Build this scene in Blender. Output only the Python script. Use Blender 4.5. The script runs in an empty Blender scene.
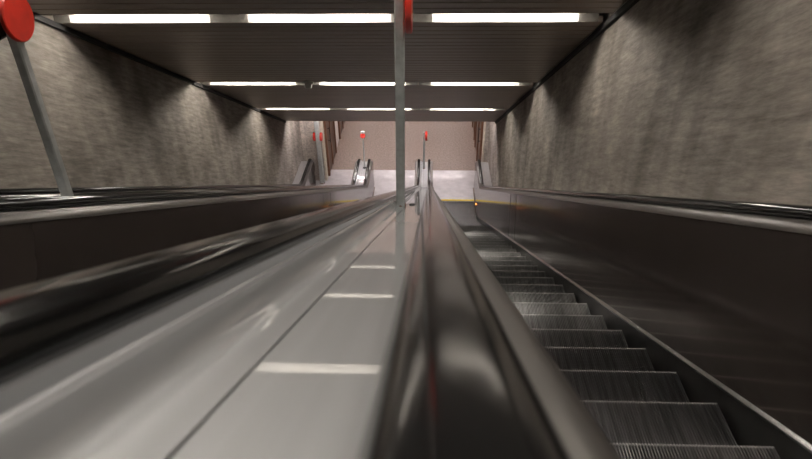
import bpy, math, random
from mathutils import Vector, Matrix
random.seed(7)
S = bpy.context.scene
COL = S.collection
PI = math.pi
C30, S30 = math.cos(PI/6), 0.5

# ------------------------------------------------------------------ layout
HN = 0.87                       # eye height above the line of step edges, square to the slope
SN = 14.75                      # where that line meets the lower floor
CAM = Vector((0.0, 0.0, HN*C30 + SN*S30))
Y_CORNER = -HN*S30 + SN*C30     # that meeting point
RAIL_N = 0.765                  # height of the handrail's underside above the step line
Y_COMB = 13.12
Y_NEWEL = 13.81                 # where handrails start to turn down
R_NEWEL = 0.20
R_FIL = 1.8
X_WR, X_WL = 1.52, -3.30
H_R = 1.295                      # handrail by the right wall
H_C = 0.012                     # handrail under the eye
PITCH = 1.549
CEIL_N = 2.24

# ------------------------------------------------------------------ materials
def new_mat(name):
    m = bpy.data.materials.new(name); m.use_nodes = True
    nt = m.node_tree
    return m, nt, nt.nodes['Principled BSDF']

def noise_mix(nt, b, c1, c2, scale, stretch=(1, 1, 1), rot=0.0, detail=6, lo=0.35, hi=0.65, rough=None, bump=0.0, bump_dist=0.002):
    tc = nt.nodes.new('ShaderNodeTexCoord'); mp = nt.nodes.new('ShaderNodeMapping'); mp.vector_type = 'TEXTURE'
    mp.inputs['Rotation'].default_value = (rot, 0, 0)
    mp.inputs['Scale'].default_value = stretch
    nz = nt.nodes.new('ShaderNodeTexNoise'); nz.inputs['Scale'].default_value = scale; nz.inputs['Detail'].default_value = detail
    rp = nt.nodes.new('ShaderNodeValToRGB')
    rp.color_ramp.elements[0].position = lo; rp.color_ramp.elements[0].color = (*c1, 1)
    rp.color_ramp.elements[1].position = hi; rp.color_ramp.elements[1].color = (*c2, 1)
    L = nt.links.new
    L(tc.outputs['Object'], mp.inputs['Vector']); L(mp.outputs['Vector'], nz.inputs['Vector'])
    L(nz.outputs['Fac'], rp.inputs['Fac']); L(rp.outputs['Color'], b.inputs['Base Color'])
    if rough:
        mr = nt.nodes.new('ShaderNodeMapRange'); mr.inputs['To Min'].default_value = rough[0]; mr.inputs['To Max'].default_value = rough[1]
        L(nz.outputs['Fac'], mr.inputs['Value']); L(mr.outputs['Result'], b.inputs['Roughness'])
    if bump:
        bp = nt.nodes.new('ShaderNodeBump'); bp.inputs['Strength'].default_value = bump; bp.inputs['Distance'].default_value = bump_dist
        L(nz.outputs['Fac'], bp.inputs['Height']); L(bp.outputs['Normal'], b.inputs['Normal'])
    return tc, mp, nz, rp

def simple(name, col, rough=0.5, metal=0.0, coat=0.0, crough=0.02, cior=1.5, var=0.12, scale=14.0, stretch=(1, 1, 1), rot=0.0):
    m, nt, b = new_mat(name)
    c1 = tuple(c*(1-var) for c in col); c2 = tuple(min(1, c*(1+var)) for c in col)
    noise_mix(nt, b, c1, c2, scale, stretch, rot, rough=(rough*0.85, rough*1.15))
    b.inputs['Metallic'].default_value = metal
    b.inputs['Coat Weight'].default_value = coat; b.inputs['Coat Roughness'].default_value = crough; b.inputs['Coat IOR'].default_value = cior
    return m

SLOPE = -PI/6
M = {}
M['rubber'] = simple('black_rubber', (0.010, 0.010, 0.0105), 0.115, var=0.05, scale=3)
M['hood'] = simple('hood_steel', (0.20, 0.19, 0.183), 0.34, 0.85, var=0.06, scale=5, stretch=(1, 60, 1), rot=SLOPE)
M['deck'] = simple('deck_steel', (0.69, 0.70, 0.715), 0.45, 0.32, coat=1.0, crough=0.026, cior=2.1, var=0.06, scale=40, stretch=(1, 60, 1), rot=SLOPE)
M['walldeck'] = simple('wall_deck_steel', (0.46, 0.45, 0.445), 0.5, 0.5, var=0.06, scale=20, stretch=(1, 40, 1), rot=SLOPE)
M['panel'] = simple('panel_steel', (0.135, 0.112, 0.102), 0.11, 0.65, var=0.10, scale=1.2)
M['skirt'] = simple('skirt_steel', (0.05, 0.048, 0.047), 0.35, 0.6, var=0.2, scale=4)
M['trim'] = simple('trim_aluminium', (0.30, 0.295, 0.29), 0.25, 1.0, var=0.06, scale=8, stretch=(1, 40, 1), rot=SLOPE)
M['step'] = simple('step_aluminium', (0.19, 0.19, 0.19), 0.32, 0.92, var=0.30, scale=30, stretch=(0.5, 8, 1))
M['step_worn_glint'] = simple('worn_step_edge_glint', (0.62, 0.61, 0.60), 0.38, 0.6, var=0.3, scale=120)  # worn bare metal, its paler colour also paints in the edge highlight
M['yellow'] = simple('yellow_paint', (0.95, 0.70, 0.05), 0.5)
M['plate'] = simple('landing_steel', (0.67, 0.645, 0.665), 0.35, 0.30, coat=0.1, var=0.10, scale=5)
M['post'] = simple('post_steel', (0.50, 0.52, 0.51), 0.45, 0.25, var=0.14, scale=20)
M['postwhite'] = simple('white_enamel', (0.75, 0.73, 0.72), 0.4)
M['rust'] = simple('rusty_weld', (0.20, 0.10, 0.055), 0.8, var=0.4, scale=60)
M['red'] = simple('red_enamel', (0.62, 0.035, 0.02), 0.38, var=0.1)
M['black'] = simple('black_plastic', (0.02, 0.02, 0.02), 0.5)
M['slat'] = simple('ceiling_panel', (0.34, 0.287, 0.25), 0.42, 0.25, var=0.10, scale=2.5, stretch=(3, 1, 1))
M['dark'] = simple('gap_shade_black', (0.02, 0.02, 0.02), 0.8)  # near-black colour standing for the shade between wall and ceiling
M['reflector'] = simple('white_reflector', (0.72, 0.70, 0.67), 0.35, var=0.03)
M['lampend'] = simple('grey_lamp_end', (0.16, 0.15, 0.135), 0.5)
M['bronze'] = simple('brown_door', (0.085, 0.042, 0.026), 0.4, 0.2, var=0.3, scale=7, stretch=(1, 1, 4))
M['bronze_edge'] = simple('brown_frame', (0.17, 0.085, 0.05), 0.4, 0.3, var=0.15, scale=7)
M['cream'] = simple('cream_trim', (0.72, 0.66, 0.55), 0.5)
M['paper'] = simple('pale_poster', (0.75, 0.68, 0.66), 0.6)
M['grey_plastic'] = simple('grey_plastic', (0.42, 0.40, 0.36), 0.5)

def emit(name, col, k):
    m, nt, b = new_mat(name)
    b.inputs['Base Color'].default_value = (0.8, 0.8, 0.8, 1)
    b.inputs['Emission Color'].default_value = (*col, 1); b.inputs['Emission Strength'].default_value = k
    return m
M['tube'] = emit('lit_tube', (1.0, 0.925, 0.83), 68.0)
M['tubehall'] = emit('lit_hall_tube', (1.0, 0.90, 0.88), 112.0)
M['orange'] = emit('orange_lamp', (1.0, 0.28, 0.02), 6.0)

def concrete(name, tone, grain_rot):
    m, nt, b = new_mat(name)
    t = tone
    tc, mp, nz, rp = noise_mix(nt, b, (t*0.60, t*0.535, t*0.47), (t*1.38, t*1.24, t*1.10), 1.9, (1, 1.0, 1.5), 0, detail=10, lo=0.30, hi=0.72)
    L = nt.links.new
    # fine board grain that runs with the slope, and small pits
    mp2 = nt.nodes.new('ShaderNodeMapping'); mp2.vector_type = 'TEXTURE'
    mp2.inputs['Rotation'].default_value = (grain_rot, 0, 0); mp2.inputs['Scale'].default_value = (1, 7, 1)
    n2 = nt.nodes.new('ShaderNodeTexNoise'); n2.inputs['Scale'].default_value = 26; n2.inputs['Detail'].default_value = 8
    n2.inputs['Roughness'].default_value = 0.7
    r2 = nt.nodes.new('ShaderNodeValToRGB')
    r2.color_ramp.elements[0].position = 0.30; r2.color_ramp.elements[0].color = (0.52, 0.52, 0.52, 1)
    r2.color_ramp.elements[1].position = 0.70; r2.color_ramp.elements[1].color = (1.35, 1.35, 1.35, 1)
    mx = nt.nodes.new('ShaderNodeMix'); mx.data_type = 'RGBA'; mx.blend_type = 'MULTIPLY'; mx.inputs['Factor'].default_value = 1.0
    L(tc.outputs['Object'], mp2.inputs['Vector']); L(mp2.outputs['Vector'], n2.inputs['Vector']); L(n2.outputs['Fac'], r2.inputs['Fac'])
    L(rp.outputs['Color'], mx.inputs[6]); L(r2.outputs['Color'], mx.inputs[7])
    # vertical damp streaks
    mp3 = nt.nodes.new('ShaderNodeMapping'); mp3.vector_type = 'TEXTURE'; mp3.inputs['Scale'].default_value = (1, 1, 12)
    n3 = nt.nodes.new('ShaderNodeTexNoise'); n3.inputs['Scale'].default_value = 5.5; n3.inputs['Detail'].default_value = 5
    r3 = nt.nodes.new('ShaderNodeValToRGB')
    r3.color_ramp.elements[0].position = 0.36; r3.color_ramp.elements[0].color = (0.84, 0.835, 0.83, 1)
    r3.color_ramp.elements[1].position = 0.58; r3.color_ramp.elements[1].color = (1.05, 1.05, 1.05, 1)
    mx2 = nt.nodes.new('ShaderNodeMix'); mx2.data_type = 'RGBA'; mx2.blend_type = 'MULTIPLY'; mx2.inputs['Factor'].default_value = 1.0
    L(tc.outputs['Object'], mp3.inputs['Vector']); L(mp3.outputs['Vector'], n3.inputs['Vector']); L(n3.outputs['Fac'], r3.inputs['Fac'])
    L(mx.outputs[2], mx2.inputs[6]); L(r3.outputs['Color'], mx2.inputs[7])
    L(mx2.outputs[2], b.inputs['Base Color'])
    bp = nt.nodes.new('ShaderNodeBump'); bp.inputs['Strength'].default_value = 0.5; bp.inputs['Distance'].default_value = 0.006
    L(n2.outputs['Fac'], bp.inputs['Height']); L(bp.outputs['Normal'], b.inputs['Normal'])
    b.inputs['Roughness'].default_value = 0.75
    return m
M['concrete'] = concrete('concrete', 0.34, SLOPE)
M['concrete_hall'] = concrete('concrete_hall', 0.60, 0)

def terrazzo():
    m, nt, b = new_mat('terrazzo')
    tc, mp, nz, rp = noise_mix(nt, b, (0.20, 0.150, 0.126), (0.355, 0.270, 0.231), 22, detail=4, lo=0.36, hi=0.64)
    b.inputs['Roughness'].default_value = 0.38
    return m
M['terrazzo'] = terrazzo()

# ------------------------------------------------------------------ mesh helpers
class MB:
    def __init__(self): self.v = []; self.f = []
    def add(self, vs, fs):
        o = len(self.v); self.v += [Vector(p) for p in vs]; self.f += [tuple(i+o for i in f) for f in fs]
    def box(self, x0, x1, y0, y1, z0, z1):
        vs = [(x, y, z) for x in (x0, x1) for y in (y0, y1) for z in (z0, z1)]
        self.add(vs, [(0, 1, 3, 2), (4, 6, 7, 5), (0, 4, 5, 1), (2, 3, 7, 6), (0, 2, 6, 4), (1, 5, 7, 3)])
    def bevbox(self, x0, x1, y0, y1, z0, z1, b):
        # box with the four edges along y rounded off
        sec = [(x0+b, z0), (x1-b, z0), (x1, z0+b), (x1, z1-b), (x1-b, z1), (x0+b, z1), (x0, z1-b), (x0, z0+b)]
        n = len(sec)
        self.add([(x, y0, z) for x, z in sec]+[(x, y1, z) for x, z in sec],
                 [(i, (i+1) % n, n+(i+1) % n, n+i) for i in range(n)]+[tuple(range(n-1, -1, -1)), tuple(range(n, 2*n))])
    def sweep(self, path, sec, closed=True, caps=True):
        # path: (y, z, ny, nz); sec: (x, m)
        n = len(sec); vs = []; fs = []
        for (y, z, ny, nz) in path:
            vs += [(x, y+ny*m, z+nz*m) for x, m in sec]
        k = n if closed else n-1
        for r in range(len(path)-1):
            for i in range(k):
                j = (i+1) % n
                fs.append((r*n+i, r*n+j, (r+1)*n+j, (r+1)*n+i))
        if closed and caps:
            fs.append(tuple(range(n-1, -1, -1))); fs.append(tuple(range((len(path)-1)*n, len(path)*n)))
        self.add(vs, fs)
    def cyl(self, p0, p1, r0, r1=None, n=20):
        r1 = r0 if r1 is None else r1
        p0, p1 = Vector(p0), Vector(p1); ax = (p1-p0).normalized()
        u = ax.orthogonal().normalized(); w = ax.cross(u)
        vs = [p0+(u*math.cos(2*PI*i/n)+w*math.sin(2*PI*i/n))*r0 for i in range(n)]
        vs += [p1+(u*math.cos(2*PI*i/n)+w*math.sin(2*PI*i/n))*r1 for i in range(n)]
        self.add(vs, [(i, (i+1) % n, n+(i+1) % n, n+i) for i in range(n)]+[tuple(range(n-1, -1, -1)), tuple(range(n, 2*n))])
    def lathe(self, prof, org, ax, n=28):
        # prof: (radius, height along axis)
        org = Vector(org); ax = Vector(ax).normalized(); u = ax.orthogonal().normalized(); w = ax.cross(u)
        vs = []; m = len(prof); fs = []
        for r, h in prof:
            for i in range(n):
                a = 2*PI*i/n
                vs.append(org+ax*h+(u*math.cos(a)+w*math.sin(a))*r)
        for k in range(m-1):
            for i in range(n):
                j = (i+1) % n
                fs.append((k*n+i, k*n+j, (k+1)*n+j, (k+1)*n+i))
        fs.append(tuple(range(n-1, -1, -1))); fs.append(tuple(range((m-1)*n, m*n)))
        self.add(vs, fs)
    def prism_x(self, poly, x0, x1):
        n = len(poly)
        self.add([(x0, y, z) for y, z in poly]+[(x1, y, z) for y, z in poly],
                 [(i, (i+1) % n, n+(i+1) % n, n+i) for i in range(n)]+[tuple(range(n-1, -1, -1)), tuple(range(n, 2*n))])
    def build(self, name, mat, parent=None, smooth=True, ang=38, matrix=None):
        off = world_loc(parent) if parent else Vector((0, 0, 0))
        me = bpy.data.meshes.new(name)
        vs = self.v if matrix is None else [matrix @ p for p in self.v]
        me.from_pydata([tuple(p-off) for p in vs], [], self.f)
        me.materials.append(mat)
        import bmesh
        bm = bmesh.new(); bm.from_mesh(me); bmesh.ops.recalc_face_normals(bm, faces=bm.faces); bm.to_mesh(me); bm.free()
        if smooth:
            me.polygons.foreach_set('use_smooth', [True]*len(me.polygons)); me.set_sharp_from_angle(angle=math.radians(ang))
        o = bpy.data.objects.new(name, me); COL.objects.link(o)
        if parent: o.parent = parent
        return o

def world_loc(o):
    v = Vector(o.location)
    while o.parent: o = o.parent; v = v+o.location
    return v
def tag(o, label, cat, group=None):
    o['label'] = label; o['category'] = cat
    if group: o['group'] = group
    return o
def thing(name, loc, label, cat, group=None):
    o = bpy.data.objects.new(name, None); COL.objects.link(o); o.location = loc; o.empty_display_size = 0.1
    return tag(o, label, cat, group)
def struct(o):
    o['kind'] = 'structure'; return o
def copy_tree(o, loc, label):
    r = o.copy(); COL.objects.link(r); r.location = loc; r['label'] = label
    def kids(src, dst):
        for ch in list(src.children):
            c = ch.copy(); COL.objects.link(c); c.parent = dst; kids(ch, c)
    kids(o, r)
    return r

def slope_pt(s, n):              # along the slope from below the eye, height above the step line
    return (s*C30 + (n-HN)*S30, CAM.z - s*S30 + (n-HN)*C30)

def step_path(n, s0=-3.6, y_end=Y_COMB, rows=10):
    """the step line raised by n: slope, curved transition, level part"""
    t = R_FIL*math.tan(PI/12)
    sA = SN - t
    pts = []
    k = 14
    for i in range(k):
        y, z = slope_pt(s0+(sA-0.03-n*math.tan(PI/12)*0-s0)*i/(k-1), n)
        pts.append((y, z, S30, C30))
    cy, cz = slope_pt(sA, 0); cy += S30*R_FIL; cz += C30*R_FIL       # centre of the curve
    for i in range(rows+1):
        a = PI/6*(1-i/rows)
        pts.append((cy-math.sin(a)*(R_FIL-n), cz-math.cos(a)*(R_FIL-n), math.sin(a), math.cos(a)))
    if y_end > pts[-1][0]+0.05:
        pts.append((pts[-1][0]+0.03, n, 0, 1)); pts.append((y_end-0.01, n, 0, 1))
    pts.append((y_end, n, 0, 1))
    return pts
def newel_path(n, r, sweep_deg=168, rows=18, s0=-3.6):
    p = step_path(n, s0, Y_NEWEL)
    cz = n-r
    for i in range(1, rows+1):
        a = math.radians(sweep_deg)*i/rows
        p.append((Y_NEWEL+r*math.sin(a), cz+r*math.cos(a), math.sin(a), math.cos(a)))
    return p

# ------------------------------------------------------------------ the escalator on the right, then two copies
rail_sec = [(-0.031, -0.008)]+[(-0.0365*math.cos(PI*i/16), -0.001+0.036*(1-abs(math.cos(PI*i/16))**4)**0.5) for i in range(17)]+[(0.031, -0.008)]
def hood_sec(sg):
    pts = [(0.018, -0.012)]
    pts += [(0.056, -0.012)]
    for i in range(1, 7):
        a = PI/2*i/6
        pts.append((0.056+0.034*math.sin(a), -0.012-0.040*(1-math.cos(a))))
    pts += [(0.086, -0.052), (0.078, -0.042), (0.018, -0.028)]
    return [(sg*x, m) for x, m in pts]

esc = thing('escalator', (0.6515, Y_COMB, 0), 'right-hand escalator beside the right concrete wall, its ribbed dark steps in full view', 'escalator', 'three parallel escalators')
def rail_side(H, sg):
    b = MB(); b.sweep(newel_path(RAIL_N, R_NEWEL), [(H+x, m) for x, m in rail_sec]); b.build('handrail', M['rubber'], esc, ang=60)
    b = MB(); b.sweep(newel_path(RAIL_N, R_NEWEL, 150), [(H+x, m) for x, m in hood_sec(sg)]); b.build('handrail_hood', M['hood'], esc, ang=50)
    b = MB(); b.sweep(newel_path(RAIL_N, R_NEWEL, 150), [(H+x, m) for x, m in [(-0.026, -0.010), (0.026, -0.010), (0.022, -0.032), (-0.022, -0.032)]]); b.build('handrail_guide', M['skirt'], esc)
    # inner panel: from the skirt to the hood, with a rounded newel end
    xi, xb, xo = H+sg*0.085, H+sg*0.111, H+sg*0.079
    XI = lambda f: xb+(xi-xb)*f
    lo = step_path(0.075, y_end=Y_NEWEL); hi = step_path(0.716, y_end=Y_NEWEL)
    rows = [((p[0], p[1]), (q[0], q[1])) for p, q in zip(lo, hi)]
    c = RAIL_N-R_NEWEL
    rr = R_NEWEL-0.04
    for i in range(0, 9):
        a = PI/2*i/8*0.97
        rows.append(((Y_NEWEL+rr*math.sin(a)*(1 if i else 0), c-rr*math.cos(a)), (Y_NEWEL+rr*math.sin(a), c+rr*math.cos(a))))
    vs = []; fs = []
    for k_, (a, d) in enumerate(rows):
        base = 0.075 if k_ < len(lo) else 0.0
        ht = (d[1]-a[1])/0.64 if k_ >= len(lo) else 1.0
        fa = 0.0 if k_ < len(lo) else (a[1]-0.075)/0.64
        vs += [(XI(fa), a[0], a[1]), (XI(min(1, fa+ht)), d[0], d[1]), (xo, d[0], d[1]), (xo, a[0], a[1])]
    n = len(rows)
    for r in range(n-1):
        for i in range(4):
            j = (i+1) % 4; fs.append((4*r+i, 4*r+j, 4*r+4+j, 4*r+4+i))
    fs += [(3, 2, 1, 0), (4*n-4, 4*n-3, 4*n-2, 4*n-1)]
    b = MB(); b.add(vs, fs)
    pn = b.build('inner_panel', M['panel'], esc, ang=20)
    # cover strips over the panel joints
    for q in (8.35, 8.95):
        w = 0.016
        vq = []
        for th in (0, 0.0025):
            for (nn, f) in ((0.09, 0.02), (0.705, 0.985)):
                y0, z0 = slope_pt(q, nn)
                vq += [(XI(f)+sg*th, y0-w*C30, z0+w*S30), (XI(f)+sg*th, y0+w*C30, z0-w*S30)]
        b = MB(); b.add(vq, [(0, 1, 3, 2), (4, 6, 7, 5), (0, 2, 6, 4), (1, 5, 7, 3), (0, 4, 5, 1), (2, 3, 7, 6)])
        b.build('joint_strip', M['trim'], pn)
    # skirt beside the steps and its bright top bar
    xs = H+sg*0.112
    b = MB(); b.sweep(step_path(0.0, y_end=Y_COMB-0.01), [(xs, -0.22), (xs, 0.05), (H+sg*0.088, 0.05), (H+sg*0.088, -0.22)]); sk = b.build('skirt', M['skirt'], esc)
    xa = H+sg*0.122
    sec = [(H+sg*0.088, 0.050), (xa-sg*0.004, 0.050), (xa, 0.054), (xa, 0.062), (xa-sg*0.006, 0.070), (H+sg*0.107, 0.078), (H+sg*0.088, 0.078)]
    b = MB(); b.sweep(step_path(0.0, y_end=Y_COMB+0.30), sec); b.build('trim_bar', M['trim'], sk, ang=30)
    # small orange lamp where the comb meets the panel
    b = MB()
    o = Vector((XI(0.05), Y_COMB-0.32, 0.115))
    b.lathe([(0.022, 0), (0.022, 0.006), (0.014, 0.014), (0.004, 0.017)], o, (sg, 0, 0), 14)
    b.build('orange_lamp', M['orange'], sk)
rail_side(H_R, -1); rail_side(H_C, 1)

# steps
def step_mesh():
    W = 1.03; NR = 98; p = W/NR
    prof = [(-0.400, 0, 0, 1), (-0.0125, 0, 0, 1), (-0.011, -0.0001, 0.05, 1), (-0.007, -0.0010, 0.3, 1), (-0.003, -0.0035, 0.6, 0.8), (-0.001, -0.0075, 0.9, 0.4), (-0.0005, -0.013, 1, 0.2), (-0.010, -0.07, 1, 0.1), (-0.030, -0.14, 1, 0.2), (-0.060, -0.192, 1, 0.3)]
    xs = []
    for i in range(NR):
        x = -W/2+i*p
        xs += [(x, -0.0105), (x+p*0.24, -0.001), (x+p*0.30, 0), (x+p*0.70, 0), (x+p*0.76, -0.001)]
    xs.append((W/2, -0.0105))
    vs = []; fs = []; n = len(xs)
    for (y, z, ny, nz) in prof:
        for x, d in xs: vs.append((x, y+ny*d, z+nz*d))
    for r in range(len(prof)-1):
        for i in range(n-1): fs.append((r*n+i, r*n+i+1, (r+1)*n+i+1, (r+1)*n+i))
    b = MB(); b.add(vs, fs)
    # body below
    b.prism_x([(-0.398, -0.012), (-0.012, -0.016), (-0.020, -0.07), (-0.042, -0.14), (-0.075, -0.19), (-0.16, -0.19), (-0.39, -0.05)], -W/2, W/2)
    return b
t = R_FIL*math.tan(PI/12); arcl = R_FIL*PI/6
def on_path(a):
    """point at arc distance a along the step line (a = s on the slope)"""
    sA = SN-t
    if a <= sA: return slope_pt(a, 0)
    cy, cz = slope_pt(sA, 0); cy += S30*R_FIL; cz += C30*R_FIL
    if a <= sA+arcl:
        g = PI/6*(1-(a-sA)/arcl); return (cy-math.sin(g)*R_FIL, cz-math.cos(g)*R_FIL)
    return (cy+(a-sA-arcl), 0.0)
first = None
a = 2.41-0.4*8
while True:
    y, z = on_path(a)
    if y > Y_COMB+0.25: break
    if first is None:
        first = step_mesh().build('step', M['step'], None, ang=30); first.data.materials.append(M['step_worn_glint'])
        for pl in first.data.polygons:
            if pl.center.y > -0.0125 and pl.center.z > -0.010 and pl.normal.z > -0.2: pl.material_index = 1  # front bevel: worn edge with painted highlight
        first.parent = esc; o = first
    else:
        o = first.copy(); COL.objects.link(o)
    o.location = Vector((0.6515, y, z-0.012 if y > Y_CORNER-0.3 else z)) - esc.location
    a += 0.4
# comb plate with its yellow edge
b = MB(); b.box(0.1375, 1.1655, Y_COMB, Y_COMB+0.16, -0.008, 0.004)
for i in range(98):
    x = 0.140+i*1.026/98
    b.box(x, x+0.0045, Y_COMB-0.035, Y_COMB, -0.011, 0.001)
cp = b.build('comb_plate', M['plate'], esc)
b = MB(); b.box(0.139, 1.164, Y_COMB+0.003, Y_COMB+0.075, 0.004, 0.008); b.build('yellow_edge', M['yellow'], cp)

copy_tree(esc, (esc.location.x-PITCH, Y_COMB, 0), 'middle escalator, left of the foreground steel deck, mostly its right-facing dark side panel in view')
copy_tree(esc, (esc.location.x-2*PITCH, Y_COMB, 0), 'farthest left escalator, running along the foot of the left concrete wall')

# ------------------------------------------------------------------ steel decks between the handrails
DN = 0.732
R_DECK = R_NEWEL-(RAIL_N-DN)
HL = H_R-PITCH                   # handrail on the far side of the near deck
def sheet(parent, sec, name='deck_sheet'):
    b = MB(); b.sweep(newel_path(DN, R_DECK, 165), sec); return b.build(name, M['deck'], parent, ang=25)
def deck(dx, label):
    t = thing('steel_deck', (dx-0.115, Y_NEWEL, 0), label, 'deck', 'steel decks between escalators')
    sheet(t, [(dx+x, m) for x, m in [(-0.1265, 0), (0.004, 0), (0.004, -0.02), (-0.1265, -0.02)]])
    prof = [(-0.1295, 0), (-0.160, 0), (-0.162, 0)]
    for i in range(1, 9):
        q = PI/2*0.9*i/8
        prof.append((-0.162-0.021*math.sin(q), 0.034*(1-math.cos(q))))
    prof += [(-0.1855, 0.0325), (-0.1905, 0.0325), (-0.1915, 0.014), (-0.212, 0.014), (-0.213, 0.0325), (-0.218, 0.0325), (-0.219, 0.022), (-0.226, 0.022), (-0.226, -0.02), (-0.1295, -0.02)]
    sheet(t, [(dx+x, m) for x, m in prof])
    # the dark strip seen in the joint, and the newel foot below the turn of the handrails
    b = MB(); b.sweep(newel_path(DN, R_DECK, 165), [(dx-0.1295, -0.004), (dx-0.1265, -0.004), (dx-0.1265, -0.018), (dx-0.1295, -0.018)]); b.build('joint_seal', M['black'], t)
    b = MB(); b.box(dx-0.150, dx-0.080, Y_NEWEL-0.6, Y_NEWEL-0.02, 0.01, 0.36); b.build('newel_foot', M['deck'], t)
    return t
deck(0.0, 'wide brushed steel deck in the foreground between two black handrails, carrying the grey post')
deck(-PITCH, 'second steel deck, beyond the middle escalator, carrying the blurred left post')
def wall_deck(x0, x1, label):
    b = MB(); b.sweep(step_path(0.757, y_end=13.80), [(x0, 0), (x1, 0), (x1, -0.02), (x0, -0.02)])
    return tag(b.build('wall_deck', M['walldeck']), label, 'deck')
wall_deck(H_R+0.022, X_WR-0.002, 'narrow steel deck between the right wall and its handrail')
wall_deck(X_WL+0.002, H_R-0.024-2*PITCH-(H_R-H_C), 'narrow steel deck along the foot of the left concrete wall')

# ------------------------------------------------------------------ posts with red round signs
def disc(t, org, ax, r, th=0.012):
    b = MB(); b.lathe([(r-0.004, 0), (r, 0.004), (r, th-0.004), (r-0.004, th)], org, ax, 36)
    d = b.build('round_sign', M['red'], t); return d
def post(x, a_or_y, z, h, label, signs, w=0.020, sign_r=0.115, group='grey posts with red round signs', sign_z=None, lean=0.0, th=0.03, back=False):
    t = thing('sign_post', (x, a_or_y, z), label, 'post', group)
    y = a_or_y
    dip = 0.012 if z > 1.5 else 0.0
    b = MB(); c = w*0.25
    oct_ = [(-w, -w+c), (-w+c, -w), (w-c, -w), (w, -w+c), (w, w-c), (w-c, w), (-w+c, w), (-w, w-c)]
    b.add([(x+p, y+q, z-dip) for p, q in oct_]+[(x+p+lean*h, y+q, z+h) for p, q in oct_],
          [(i, (i+1) % 8, 8+(i+1) % 8, 8+i) for i in range(8)]+[tuple(range(7, -1, -1)), tuple(range(8, 16))])
    b.build('shaft', M['post'], t)
    b = MB()
    b.lathe([(w*1.25, 0 if dip == 0 else -0.004), (w*1.3, 0.012), (w*1.05, 0.02)], (x, y, z), (0, S30, C30) if z > 1.5 else (0, 0, 1), 16); b.build('weld_ring', M['rust'], t)
    sz = sign_z or h-0.10
    x = x+lean*sz
    for sg in signs:
        b = MB(); b.cyl((x+sg*w, y, z+sz), (x+sg*(w+0.008), y, z+sz), 0.018, n=14); b.build('sign_bracket', M['black'], t)
        disc(t, (x+sg*(w+0.006), y, z+sz), (sg, 0, 0), sign_r, th)
    if back:
        b = MB(); b.bevbox(x-w-0.055, x-w, y-0.05, y+0.05, z+sz-0.075, z+sz+0.06, 0.012); b.build('shade_box', M['black'], t)  # added black box, stands for the far-side disc in shade
    return t
yp, zp = slope_pt(3.46, DN)
post(-0.158, yp, zp, 1.60, 'tall grey post rising from the foreground steel deck, red disc on its right', (1,), sign_z=1.12, sign_r=0.135, w=0.024, lean=0.012)
yp, zp = slope_pt(2.74, DN)
post(-1.648, yp, zp, 1.05, 'grey post with a red disc on the left steel deck, nearest the left edge', (1,), sign_z=0.870, sign_r=0.092, lean=0.045, th=0.02, back=True)
post(-0.120, 13.50, DN, 1.00, 'short grey post with a red disc at the foot of the foreground deck', (1,), w=0.024, sign_z=0.90, sign_r=0.12, th=0.05)
post(-2.835, 13.98, 0.0042, 2.30, 'grey floor-standing post carrying two red discs, by the cream wall corner on the far left', (1, -1), w=0.055, sign_z=1.36, sign_r=0.11, th=0.05)

# thin rod with a red and white cap at the lower end of the left deck
def rod():
    x, y, z = -1.622, 13.50, DN
    t = thing('signal_rod', (x, y, z), 'thin dark rod with a red and white cap at the foot of the left deck', 'post')
    b = MB(); b.cyl((x, y, z), (x, y, z+0.90), 0.017, n=14); b.build('shaft', M['post'], t)
    b = MB(); b.lathe([(0.045, 0), (0.045, 0.012), (0.02, 0.03)], (x, y, z), (0, 0, 1), 16); b.build('foot', M['black'], t)
    v = Vector((0, -0.78, 0.62))
    b = MB(); b.lathe([(0.056, -0.02), (0.064, -0.012), (0.064, 0.012), (0.056, 0.02)], (x, y-0.03, z+0.91), v, 26); d = b.build('red_cap', M['red'], t)
    b = MB(); b.lathe([(0.046, -0.02), (0.05, 0), (0.05, 0.02), (0.03, 0.035)], (x, y+0.01, z+0.985), (0, 0, 1), 22); b.build('white_top', M['postwhite'], d)
rod()
# small dark floor socket beside the post
y_, z_ = slope_pt(3.66, DN)
b = MB(); b.lathe([(0.017, 0), (0.017, 0.006), (0.010, 0.009)], (-0.098, y_, z_+0.0003), (0, S30, C30), 18)
tag(b.build('deck_plug', M['black']), 'small dark plug in the steel deck just right of the grey post foot', 'plug')

# ------------------------------------------------------------------ ceilings with recessed lamps
def frame(o, d, n):
    """local (x, along, up) -> world"""
    d, n = Vector(d), Vector(n)
    return Matrix(((1, d.x, n.x, o[0]), (0, d.y, n.y, o[1]), (0, d.z, n.z, o[2]), (0, 0, 0, 1)))
HALF = 0.130
def panelled(name, fr, a0, a1, slots, pitch=0.15, deep=0.025):
    """linear metal ceiling: panels across the hall with open joints, gaps where the lamps sit"""
    b = MB()
    edges = [a0]
    for s in sorted(slots): edges += [s-HALF, s+HALF]
    edges.append(a1)
    for e0, e1 in zip(edges[::2], edges[1::2]):
        n = max(1, round((e1-e0)/pitch)); p = (e1-e0)/n
        poly = []
        for i in range(n):
            q = e0+i*p
            poly += [(q, deep), (q+0.006, 0.003), (q+0.010, 0), (q+p-0.016, 0), (q+p-0.012, 0.003), (q+p-0.010, deep)]
        poly += [(e1, deep), (e1, 0.05), (e0, 0.05)]
        b.prism_x(poly, X_WL+0.05, X_WR-0.05)
    for s in slots:
        b.box(X_WL, X_WR, s-HALF, s+HALF, 0.16, 0.20)
    b.box(X_WL, X_WR, a0, a1, 0.20, 0.26)
    return struct(b.build(name, M['slat'], None, smooth=False, matrix=fr))
FS = frame((0, *slope_pt(0, CEIL_N)), (0, C30, -S30), (0, S30, C30))
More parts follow.
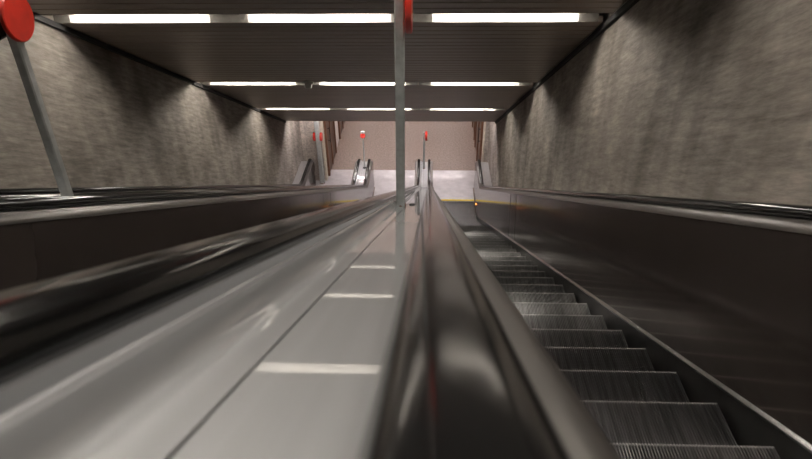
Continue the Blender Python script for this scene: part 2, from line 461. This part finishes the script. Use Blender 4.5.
rows_s = [-4.25, -1.15, 2.05, 5.20, 8.62, 11.60]
A_END = 13.85
panelled('ceiling', FS, -5.2, A_END, rows_s)
y_e, z_e = slope_pt(A_END, CEIL_N)
FH = frame((0, y_e+0.02, z_e), (0, 1, 0), (0, 0, 1))
rows_h = [0.45, 3.3, 6.0, 9.0]
panelled('ceiling_hall', FH, 0.0, 13.0, rows_h)
b = MB(); b.prism_x([(A_END-0.03, -0.006), (A_END+0.004, -0.006), (A_END+0.004, 0.26), (A_END-0.03, 0.26)], X_WL, X_WR)
struct(b.build('trim_1', M['slat'], None, matrix=FS))

for i_, (x0_, x1_) in enumerate(((X_WL, X_WL+0.035), (X_WR-0.035, X_WR))):  # black strips added to paint the shadow gap where ceiling meets walls
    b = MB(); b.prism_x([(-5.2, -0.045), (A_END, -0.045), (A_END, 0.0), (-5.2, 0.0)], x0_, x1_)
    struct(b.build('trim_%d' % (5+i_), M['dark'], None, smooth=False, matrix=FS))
TUBE_X = (-2.535, -0.957, 0.640)
def lamp_proto(mat):
    """recessed fluorescent fitting about the origin: x along, y across, z up"""
    t = thing('ceiling_light', (0, 0, 0), 'x', 'ceiling light', 'fluorescent ceiling lights')
    L2 = 0.622
    b = MB()
    sec = [(-0.128, 0.0), (-0.104, 0.062), (-0.062, 0.100), (0.062, 0.100), (0.104, 0.062), (0.128, 0.0), (0.129, 0.0), (0.129, 0.108), (-0.129, 0.108), (-0.129, 0.0)]
    n = len(sec)
    b.add([(-L2, y, z) for y, z in sec]+[(L2, y, z) for y, z in sec], [(i, (i+1) % n, n+(i+1) % n, n+i) for i in range(n)])
    b.build('reflector', M['reflector'], t)
    for q0, q1 in ((-0.789, -L2), (L2, 0.789)):
        b = MB()
        b.add([(q0, y, z) for y, z in sec]+[(q1, y, z) for y, z in sec], [(i, (i+1) % n, n+(i+1) % n, n+i) for i in range(n)])
        b.build('end_section', M['lampend'], t)
    b = MB(); b.cyl((-0.57, 0, 0.066), (0.57, 0, 0.066), 0.019, n=10); b.build('tube', mat, t)
    for sg in (-1, 1):
        b = MB(); b.box(*sorted((sg*0.570, sg*0.595)), -0.017, 0.017, 0.044, 0.100); b.build('lamp_holder', M['postwhite'], t)
    return t
def place(t, fr, x, a, label, copy=True):
    o = copy_tree(t, (0, 0, 0), label) if copy else t
    o['label'] = label
    m = fr @ Matrix.Translation((x, a, 0))
    o.location = m.to_translation(); o.rotation_euler = m.to_euler()
    return o
lp = lamp_proto(M['tube'])
names = {5.20: 'nearest row in the picture', 8.62: 'second row down', 11.60: 'farthest, smallest row',
         2.05: 'row overhead', -1.15: 'first row behind the eye', -4.25: 'second row behind the eye'}
side = ('left', 'middle', 'right')
k = 0
for s in rows_s:
    for i, x in enumerate(TUBE_X):
        place(lp, FS, x, s, 'lit fluorescent ceiling light, %s one of the %s' % (side[i], names[s]), copy=k > 0); k += 1
lh = lamp_proto(M['tubehall']); k = 0
hn = ('first', 'second', 'third', 'fourth')
for r, s in enumerate(rows_h):
    for i, x in enumerate(TUBE_X):
        place(lh, FH, x, s, 'lit lower hall ceiling light, %s one of the %s row' % (side[i], hn[r]), copy=k > 0); k += 1

# small detector on the ceiling at the middle row
t = thing('smoke_detector', (FS @ Vector((-1.67, 8.47, 0))), 'small round grey detector under the ceiling beside the middle row of lights', 'detector')
b = MB(); b.lathe([(0.075, 0), (0.075, -0.018), (0.060, -0.03)], FS @ Vector((-1.67, 8.42, 0)), (0, S30, C30), 24); b.build('base', M['grey_plastic'], t)
b = MB(); b.lathe([(0.055, -0.03), (0.055, -0.075), (0.04, -0.095), (0.01, -0.10)], FS @ Vector((-1.67, 8.42, 0)), (0, S30, C30), 24); b.build('head', M['grey_plastic'], t)

# ------------------------------------------------------------------ shell
def block(name, mat, *xyz):
    b = MB(); b.box(*xyz); return struct(b.build(name, mat, None, smooth=False))
def side_wall(name, x0, x1):
    # follows the shaft: down the slope, then level to the corner with the lower hall
    lo = step_path(-0.5, s0=-5.3, y_end=14.12); hi0 = slope_pt(-5.3, CEIL_N+0.3)
    poly = [(p[0], p[1]) for p in lo]+[(14.12, z_e+0.35), (y_e, z_e+0.35), hi0]
    b = MB(); b.prism_x(poly, x0, x1); return struct(b.build(name, M['concrete'], None, smooth=False))
side_wall('wall_left', X_WL-0.3, X_WL); side_wall('wall_right', X_WR, X_WR+0.3)
XL2, XR2 = -2.74, 1.40
ZT = z_e+0.3
block('wall_left_return', M['concrete_hall'], X_WL-0.3, XL2, 14.12, 14.30, -0.5, ZT)
block('wall_right_return', M['concrete_hall'], XR2, X_WR+0.3, 14.12, 14.30, -0.5, ZT)
block('wall_left_hall', M['concrete_hall'], X_WL-0.3, XL2, 14.30, 26.6, -0.5, ZT)
block('wall_right_hall', M['concrete_hall'], XR2, X_WR+0.3, 14.30, 26.6, -0.5, ZT)
block('wall_end', M['concrete_hall'], XL2, XR2, 26.3, 26.6, -0.5, ZT)
block('floor', M['terrazzo'], X_WL, X_WR, Y_COMB+0.17, 26.3, -0.3, 0.0)
block('trim_2', M['cream'], XL2-0.03, XL2+0.012, 14.105, 14.31, 0.0, ZT-0.32)
block('trim_3', M['cream'], XR2-0.012, XR2+0.03, 14.105, 14.25, 0.0, ZT-0.32)
block('wall_back', M['concrete'], X_WL-0.3, X_WR+0.3, slope_pt(-5.3, 0)[0]-0.3, slope_pt(-5.3, 0)[0]-0.05, slope_pt(-5.3, 0)[1]-0.8, slope_pt(-5.3, CEIL_N)[1]+1.2)

# brown doors along both sides of the lower hall
def hall_door(name, x, sg, y0, y1, h=2.3):
    t = bpy.data.objects.new(name, None); COL.objects.link(t); t.location = (x, (y0+y1)/2, 0); struct(t)
    xa, xb = sorted((x, x+sg*0.03)); xc, xd = sorted((x, x+sg*0.06))
    b = MB(); b.box(xa, xb, y0+0.07, y1-0.07, 0.01, h-0.07); b.build('leaf', M['bronze'], t, smooth=False)
    b = MB()
    b.box(xc, xd, y0, y0+0.07, 0, h); b.box(xc, xd, y1-0.07, y1, 0, h); b.box(xc, xd, y0, y1, h-0.07, h)
    b.box(xc, xd-0.005 if sg > 0 else xd, (y0+y1)/2-0.035, (y0+y1)/2+0.035, 0, h); b.build('frame', M['bronze_edge'], t, smooth=False)
    b = MB(); b.cyl((x+sg*0.09, y0+0.35, 0.85), (x+sg*0.09, y0+0.35, 1.30), 0.014, n=12)
    b.cyl((x+sg*0.03, y0+0.35, 0.90), (x+sg*0.09, y0+0.35, 0.90), 0.010, n=10); b.cyl((x+sg*0.03, y0+0.35, 1.25), (x+sg*0.09, y0+0.35, 1.25), 0.010, n=10)
    b.build('door_handle', M['trim'], t)
hall_door('door_1', XL2, 1, 14.36, 15.80)
hall_door('door_2', XL2, 1, 16.65, 18.2)
hall_door('door_3', XR2, -1, 14.36, 16.2)
hall_door('door_4', XR2, -1, 16.6, 18.5)
block('trim_4', M['paper'], XL2, XL2+0.02, 15.84, 16.55, 0.0, 2.2)

# landing plates
def plate(xc, label):
    t = thing('landing_plate', (xc, Y_COMB+0.16, 0), label, 'floor plate', 'steel landing plates')
    b = MB(); b.box(xc-0.513, xc+0.513, Y_COMB+0.162, 13.62, 0, 0.004); b.build('front_plate', M['plate'], t, smooth=False)
    b = MB(); b.box(xc-0.513, xc+0.513, 13.624, 13.80, 0, 0.004)
    b.box(xc-PITCH/2+0.002, xc+PITCH/2-0.002, 13.80, 14.72, 0, 0.004); b.build('rear_plate', M['plate'], t, smooth=False)
plate(0.6515, 'bright steel landing plate at the foot of the right-hand escalator')
plate(0.6515-PITCH, 'steel landing plate at the foot of the middle escalator')
plate(0.6515-2*PITCH, 'steel landing plate at the foot of the farthest left escalator')

# ------------------------------------------------------------------ camera
FPX = 605.0
ROLL = math.radians(0.85)
tx, ty = (428.5-406)/FPX, (229.5-182)/FPX
yaw, pitch = math.radians(2.0), math.radians(34.5)
d = Vector((0, C30, -S30))
def axes(yaw, pitch):
    F = Vector((-math.sin(yaw)*math.cos(pitch), math.cos(yaw)*math.cos(pitch), -math.sin(pitch)))
    R = Vector((math.cos(yaw), math.sin(yaw), 0)); U = R.cross(F)
    return F, R*math.cos(ROLL)-U*math.sin(ROLL), U*math.cos(ROLL)+R*math.sin(ROLL)
for _ in range(40):
    F, R, U = axes(yaw, pitch)
    yaw += tx-d.dot(R)/d.dot(F); pitch += ty-d.dot(U)/d.dot(F)
F, R, U = axes(yaw, pitch)
cd = bpy.data.cameras.new('camera'); co = bpy.data.objects.new('camera', cd); COL.objects.link(co)
co.matrix_world = Matrix(((R.x, U.x, -F.x, CAM.x), (R.y, U.y, -F.y, CAM.y), (R.z, U.z, -F.z, CAM.z), (0, 0, 0, 1)))
cd.sensor_width = 36; cd.lens = FPX/812*36; cd.clip_start = 0.01; cd.clip_end = 100
cd.dof.use_dof = True; cd.dof.focus_distance = 7.5; cd.dof.aperture_fstop = 8.0
S.camera = co

w = bpy.data.worlds.new('world'); S.world = w; w.use_nodes = True
w.node_tree.nodes['Background'].inputs['Color'].default_value = (0.5, 0.5, 0.5, 1)
w.node_tree.nodes['Background'].inputs['Strength'].default_value = 0.02
S.view_settings.view_transform = 'Standard'; S.view_settings.look = 'None'; S.view_settings.gamma = 1
S.view_settings.exposure = 0.0
S.cycles.use_denoising = True
S.cycles.max_bounces = 10; S.cycles.diffuse_bounces = 5; S.cycles.glossy_bounces = 6
S.cycles.sample_clamp_indirect = 4.0
S.cycles.caustics_reflective = False
